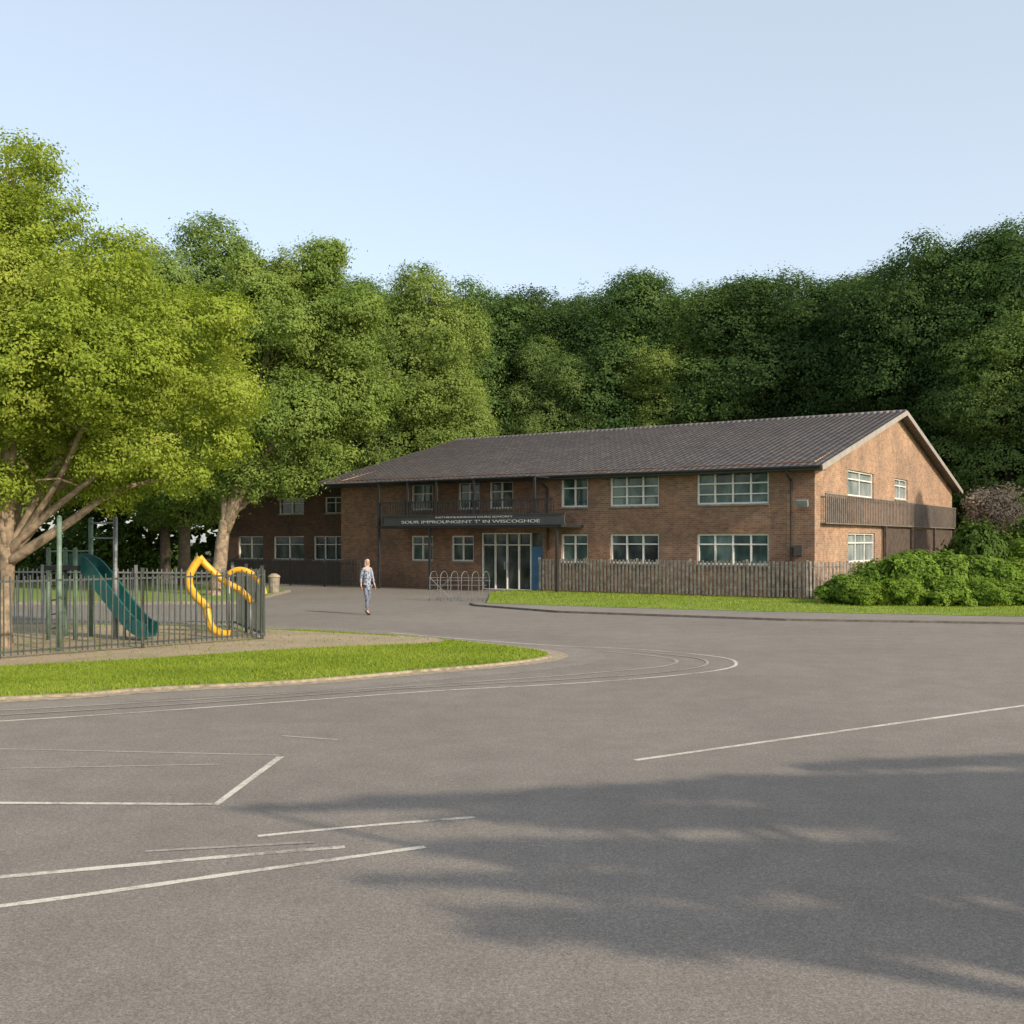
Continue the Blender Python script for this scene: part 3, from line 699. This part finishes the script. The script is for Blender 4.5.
def text(s,size,loc,parent,width):
    cu=bpy.data.curves.new("lettering",'FONT'); cu.body=s; cu.size=size; cu.extrude=0.006; cu.align_x='CENTER'
    tmp=bpy.data.objects.new("tmp",cu); COL.objects.link(tmp)
    dg=bpy.context.evaluated_depsgraph_get(); me=bpy.data.meshes.new_from_object(tmp.evaluated_get(dg))
    bpy.data.objects.remove(tmp)
    me.materials.clear(); me.materials.append(M_letter); me.name="lettering"
    o=link(bpy.data.objects.new("lettering",me),parent)
    xs=[v.co.x for v in me.vertices]; sc=width/(max(xs)-min(xs))
    o.scale=(sc,1,1); o.rotation_euler=(math.radians(90),0,0); o.location=loc
text("INSTHIUNUONIOGN IOURG SDNORFY",0.12,(-14.7,-1.985,3.28),sg,4.2)
text("SOUR IMPROUNGENT T' IN WISCOGHOE",0.19,(-15.0,-1.985,3.05),sg,7.6)
mb=MB(); mb.tube([(-0.35,-0.004,3.62),(-0.35,-0.35,3.72)],0.03,seg=6); mb.obox((-0.35,-0.42,3.7),Vector((0.22,0,0)),Vector((0,0.08,0.03)),Vector((0,-0.03,0.12)))
mb.obj("floodlight",M_galv,bld)
mb=MB(); mb.box((-0.75,-0.16,1.7),(-0.45,-0.004,2.1)); mb.obj("meter_box",M_soffit,bld)

# ------------------------------------------------------------------ fences
def fence(name,pts,h,mat,label,sp,wd,th,z=0.1,rails=(0.25,0.85),postsp=2.6,postw=0.09,posth=1.02):
    mb=MB(); posts=[]
    for i in range(len(pts)-1):
        a=Vector((pts[i][0],pts[i][1],z)); b=Vector((pts[i+1][0],pts[i+1][1],z)); d=(b-a); Ln=d.length; d.normalize(); nn=Vector((-d.y,d.x,0))
        k=int(Ln/sp)
        for j in range(k):
            c=a+d*(sp*(j+0.5)); hh=h*random.uniform(0.975,1.015)
            lean=d*random.uniform(-0.015,0.015)
            mb.obox(c+Vector((0,0,hh/2+0.03)),d*wd/2,nn*th/2,Vector((0,0,hh/2-0.03))+lean)
        for r in rails:
            mb.obox((a+b)/2+Vector((0,0,h*r))+nn*(th*0.5+0.022),d*Ln/2,nn*0.02,Vector((0,0,0.02)))
        m=max(1,round(Ln/postsp))
        for j in range(m+(1 if i==len(pts)-2 else 0)): posts.append(a+d*(Ln*j/m)+nn*(th*0.5+0.045+postw/2))
    e=mb.obj(name,mat); tag(e,label,"fence")
    for p in posts[:90]:
        mb=MB(); mb.box((p.x-postw/2,p.y-postw/2,z-0.1),(p.x+postw/2,p.y+postw/2,z+h*posth)); mb.box((p.x-postw*.6,p.y-postw*.6,z+h*posth+0.002),(p.x+postw*.6,p.y+postw*.6,z+h*posth+0.02))
        mb.obj("post",mat,e)
    return e
def B2W(t,off):
    return (11.6-0.832*t-0.555*off,41.2+0.555*t-0.832*off)
fence("timber_fence",[B2W(11.9,1.0),B2W(0.0,1.0)],1.42,M_pal,"weathered timber paling fence in front of the school",0.17,0.085,0.025,z=VG)
fence("timber_fence",[B2W(-0.1,1.0),(19.5,43.6),(30,46)],1.42,M_pal,"weathered timber paling fence beside the bushes",0.17,0.085,0.025,z=VG)
fence("metal_fence",[B2W(33.5,1.6),B2W(21.2,2.2)],1.35,M_dark,"low dark metal railings by the school wing",0.11,0.035,0.025,z=0.0,postw=0.07)
fence("playground_fence",[(-14.5,17.6),(-9.66,20.3),(-5.62,24.4)],1.58,M_pfence,"thin dark metal railing fence along the playground edge",0.125,0.022,0.02,z=ISL,rails=(0.08,0.93),postw=0.055,postsp=2.4,posth=1.05)
fence("playground_fence",[(-5.62,24.5),(-7.2,28.0)],1.58,M_pfence,"thin dark metal railing fence at the playground end",0.125,0.022,0.02,z=ISL,rails=(0.08,0.93),postw=0.055,postsp=2.0,posth=1.05)
fence("playground_fence",[(-7.25,28.05),(-18,30.0),(-28,31)],1.5,M_galv,"grey metal railing fence behind the playground",0.14,0.024,0.02,z=ISL,rails=(0.08,0.93),postw=0.06,postsp=2.6,posth=1.05)

# ------------------------------------------------------------------ playground equipment
pf=empty("climbing_frame",(-10.3,24.7,ISL)); tag(pf,"climbing frame with tall pale green posts and teal slide","playground slide")
for (x,y,h,mt) in [(1.10,-2.85,2.72,M_green),(-0.15,-0.45,2.05,M_green),(-0.15,0.45,2.05,M_green),(0.45,-0.45,2.05,M_green),(0.45,0.45,2.75,M_green),(1.30,-0.3,2.75,M_galv)]:
    mb=MB(); mb.tube([(x,y,-0.05),(x,y,h)],0.05,seg=10); mb.tube([(x,y,h+0.001),(x,y,h+0.04)],0.06,0.02,seg=10); mb.obj("post",mt,pf,True)
mb=MB(); mb.box((-0.2,-0.5,1.58),(0.50,0.5,1.68)); mb.obj("platform",M_dark,pf)
mb=MB()
mb.tube([(0.45,0.45,2.65),(1.30,-0.3,2.65)],0.022); mb.tube([(0.45,0.45,2.3),(1.30,-0.3,2.3)],0.018)
mb.tube([(-0.15,0.45,2.0),(0.45,0.45,2.0)],0.02); mb.tube([(-0.15,-0.45,2.0),(-0.15,0.45,2.0)],0.02)
mb.obj("railing",M_green,pf)
mb=MB()
for k in range(5):
    mb.tube([(-0.15,-0.45,0.25+k*0.32),(-0.15,0.45,0.25+k*0.32)],0.018,seg=6)
mb.obj("ladder",M_dark,pf)
def trough(wd,ht,th):
    return lambda t:[(-wd,ht),(-wd,0),(wd,0),(wd,ht),(wd-th,ht),(wd-th,th),(-wd+th,th),(-wd+th,ht)]
mb=MB()
mb.sweep(catmull([(0.25,0,1.62),(0.50,-0.03,1.58),(0.82,-0.1,1.26),(1.17,-0.2,0.86),(1.52,-0.3,0.47),(1.85,-0.4,0.18),(2.12,-0.48,0.07)],6),trough(0.27,0.33,0.05))
sld=mb.obj("slide",M_greenpl,pf,False); sld["label"]="curved teal plastic slide"
mb=MB(); mb.tube([(1.5,-0.28,-0.05),(1.5,-0.28,0.45)],0.035); mb.obj("leg",M_green,sld)

ys=empty("yellow_climber",(-6.9,25.2,ISL)); tag(ys,"bright yellow curving tube slide and climbing rails in the playground","playground slide")
def rel(P): return [(x+6.9,y,z-ISL) for x,y,z in P]
mb=MB()
mb.tube(catmull(rel([(-6.52,-0.35,0.12),(-6.72,-0.35,0.14),(-6.95,-0.3,0.26),(-7.06,-0.2,0.52),(-7.14,-0.15,0.76),(-7.36,-0.1,0.96),(-7.54,0,1.18),(-7.57,0,1.42),(-7.48,0.05,1.66),(-7.33,0.1,1.88)]),8),0.095,seg=12)
mb.obj("slide",M_yel,ys,True)
mb=MB(); mb.tube(catmull(rel([(-7.37,0.14,1.90),(-7.24,0.2,1.72),(-7.00,0.25,1.48),(-6.76,0.3,1.28),(-6.50,0.3,1.14),(-6.28,0.3,0.96),(-6.16,0.3,0.82)]),8),0.08,seg=10); mb.obj("climbing_rail",M_yel,ys,True)
mb=MB(); mb.tube(catmull(rel([(-6.66,0.1,1.50),(-6.50,0.1,1.59),(-6.28,0.1,1.58),(-6.05,0.1,1.44),(-5.90,0.1,1.24),(-5.82,0.1,1.02)]),8),0.07,seg=10); mb.obj("climbing_rail",M_yel,ys,True)
for (x,y,h) in [(-0.52,0.06,1.15),(0.24,0.12,1.5),(0.70,0.3,0.8),(1.07,0.1,1.0)]:
    mb=MB(); mb.tube([(x,y,-0.04),(x,y,h)],0.022,seg=8); mb.obj("post",M_galv,ys,True)

# ------------------------------------------------------------------ bicycle rack, bin
rk=empty("bicycle_rack",(-2.0,40.6,0.004),-0.12); tag(rk,"thin dull steel lattice bicycle rack outside the entrance","bicycle rack")
for i in range(6):
    x=-1.0+i*0.4; mb=MB()
    mb.tube(catmull([(x-0.05,-0.35,0),(x-0.05,-0.35,0.85),(x,-0.2,1.08),(x+0.05,0.2,1.08),(x+0.1,0.35,0.85),(x+0.1,0.35,0)],4),0.014,seg=6); mb.obj("hoop",M_rack,rk,True)
mb=MB()
for z in (0.1,0.6,0.88): mb.tube([(-1.1,-0.35,z),(1.1,-0.35,z)],0.013,seg=6)
for z in (0.1,0.75): mb.tube([(-1.05,0.35,z),(1.15,0.35,z)],0.013,seg=6)
mb.tube([(-1.05,-0.35,0.1),(-0.25,-0.35,0.88)],0.011,seg=6); mb.tube([(-0.25,-0.35,0.1),(-1.05,-0.35,0.88)],0.011,seg=6)
mb.obj("rail",M_rack,rk)
bn=empty("litter_bin",(-10.0,45.2,0.09)); tag(bn,"small beige litter bin on the lawn edge","bin")
mb=MB(); mb.sweep([(0,0,0),(0,0,0.65)],lambda t:[((0.2+0.04*t)*math.cos(a),(0.2+0.04*t)*math.sin(a)) for a in np.linspace(0,math.tau,13)[:-1]]); mb.obj("body",M_kerb,bn)
mb=MB(); mb.sweep([(0,0,0.652),(0,0,0.72),(0,0,0.80)],lambda t:[(0.27*(1-0.6*t*t)*math.cos(a),0.27*(1-0.6*t*t)*math.sin(a)) for a in np.linspace(0,math.tau,13)[:-1]]); mb.obj("lid",M_sand,bn)

# ------------------------------------------------------------------ person, mid-step
def skinobj(name,V,E,R,mat,parent,root=0,sub=2):
    me=bpy.data.meshes.new(name); me.from_pydata(V,E,[]); me.update()
    o=link(bpy.data.objects.new(name,me),parent)
    m=o.modifiers.new("skin",'SKIN'); m.use_smooth_shade=True
    sv=me.skin_vertices[0].data
    for i,r in enumerate(R):
        sv[i].radius=r if isinstance(r,tuple) else (r,r)
    sv[root].use_root=True
    s=o.modifiers.new("sub",'SUBSURF'); s.levels=sub; s.render_levels=sub
    me.materials.append(mat); return o
M_skin=simple("skin",(0.50,0.30,0.21),0.6,0.08,5)
M_hair=simple("fair_hair",(0.30,0.25,0.19),0.6,0.35,40)
M_shoe=simple("dark_shoe",(0.02,0.02,0.025),0.5,0.2,5)
def cloth(name,a,b,sc):
    m,nt,bb=newmat(name); v=objco(nt); vo=N(nt,"ShaderNodeTexVoronoi"); vo.inputs["Scale"].default_value=sc; nt.links.new(v,vo.inputs["Vector"])
    nt.links.new(ramp(nt,vo.outputs["Distance"],[(0.3,a),(0.45,b)]),bb.inputs["Base Color"]); bb.inputs["Roughness"].default_value=0.9; return m
M_jack=cloth("patterned_long_top",(0.05,0.065,0.11),(0.28,0.31,0.38),14)
M_trou=cloth("patterned_trousers",(0.03,0.04,0.065),(0.15,0.17,0.22),16)
pe=empty("person",(-4.45,33.0,0.005),0.75); tag(pe,"fair-haired person in patterned blue-grey long top walking","person"); pe.scale=(0.88,0.88,1.01)
V=[(0,0,.93),(0,.0,1.10),(0,0,1.28),(0,0,1.42),(0,-.01,1.49),(0,-.02,1.545),(0,-.02,1.60),(0,-.015,1.66),(0,-.01,1.70),
   (-.16,0,1.39),(-.205,.07,1.14),(-.215,.05,.91),(-.215,.04,.83),
   (.16,0,1.39),(.205,-.04,1.14),(.215,-.14,.92),(.215,-.18,.845),
   (-.09,0,.86),(-.095,-.13,.49),(-.10,-.17,.10),(-.105,-.29,.045),
   (.09,0,.86),(.10,.02,.47),(.105,.22,.16),(.11,.13,.06),(0,-.118,1.60)]
E=[(0,1),(1,2),(2,3),(3,4),(4,5),(5,6),(6,7),(7,8),(3,9),(9,10),(10,11),(11,12),(3,13),(13,14),(14,15),(15,16),(0,17),(17,18),(18,19),(19,20),(0,21),(21,22),(22,23),(23,24),(6,25)]
R=[(.13,.10),(.11,.085),(.135,.10),(.07,.06),.048,(.062,.075),(.076,.09),(.07,.085),.04,.05,.04,.028,(.035,.018),.05,.04,.028,(.035,.018),
   .085,.058,.036,.035,.085,.058,.036,.035,.012]
skinobj("body",V,E,R,M_skin,pe)
for sx,base_ in ((-1,(-.215,.04,.83)),(1,(.215,-.18,.845))):
    Vf=[];Ef=[];Rf=[]
    for k in range(4):
        l=[.062,.075,.072,.055][k]; y0=base_[1]-.025+.017*k
        n0=len(Vf); Vf+=[(base_[0],y0,base_[2]+.01),(base_[0],y0,base_[2]-.035),(base_[0]-sx*.008,y0,base_[2]-.035-l*.5),(base_[0]-sx*.022,y0,base_[2]-.035-l)]
        Ef+=[(n0,n0+1),(n0+1,n0+2),(n0+2,n0+3)]; Rf+=[.009,.0085,.008,.006]
    n0=len(Vf); Vf+=[(base_[0],base_[1]-.02,base_[2]+.02),(base_[0]-sx*.01,base_[1]-.05,base_[2]-.01),(base_[0]-sx*.018,base_[1]-.058,base_[2]-.05)]; Ef+=[(n0,n0+1),(n0+1,n0+2)]; Rf+=[.011,.010,.007]
    me=skinobj("hand",Vf,Ef,Rf,M_skin,pe,0,1)
    for i in (4,8,12,16): me.data.skin_vertices[0].data[i].use_root=True
Vj=[(0,-.01,.70),(0,0,.86),(0,0,1.0),(0,0,1.12),(0,0,1.28),(0,0,1.41),(0,0.0,1.455),(-.165,0,1.385),(-.208,.068,1.14),(-.217,.053,.95),(.165,0,1.385),(.208,-.038,1.14),(.217,-.125,.95)]
Ej=[(0,1),(1,2),(2,3),(3,4),(4,5),(5,6),(5,7),(7,8),(8,9),(5,10),(10,11),(11,12)]
skinobj("top",Vj,Ej,[(.17,.17),(.165,.145),(.145,.12),(.13,.11),(.145,.115),(.085,.08),.062,.062,.050,.042,.062,.050,.042],M_jack,pe,2)
Vt=[(0,0,.90),(-.085,0,.84),(-.095,-.13,.49),(-.10,-.168,.13),(.085,0,.84),(.10,.02,.47),(.105,.205,.19)]
skinobj("trousers",Vt,[(0,1),(1,2),(2,3),(0,4),(4,5),(5,6)],[(.14,.11),.09,.066,.048,.09,.066,.048],M_trou,pe)
for a,b in (((-.10,-.15,.05),(-.105,-.32,.035)),((.105,.24,.13),(.11,.12,.035))):
    skinobj("shoe",[a,((a[0]+b[0])/2,(a[1]+b[1])/2,(a[2]+b[2])/2+.003),b],[(0,1),(1,2)],[(.045,.042),(.045,.04),(.04,.03)],M_shoe,pe,1,2)
skinobj("hair",[(0,.02,1.40),(0,.035,1.52),(0,.025,1.62),(0,.005,1.69),(-.07,0,1.60),(-.085,0,1.47),(.07,0,1.60),(.085,0,1.47)],[(0,1),(1,2),(2,3),(2,4),(4,5),(2,6),(6,7)],
   [(.09,.045),(.085,.06),(.09,.075),(.075,.08),.035,.03,.035,.03],M_hair,pe,2,2)
for sx in (-.03,.03):
    mb=MB(); mb.tube([(sx,-.104,1.612),(sx,-.111,1.612)],0.011,0.008,8); mb.obj("eye",M_shoe,pe)
mb=MB(); mb.tube([(-.022,-.098,1.555),(0,-.104,1.553),(.022,-.098,1.555)],0.006,0.006,6); mb.obj("mouth",simple("lips",(0.35,0.12,0.1),0.6,0.05),pe)
print("done")
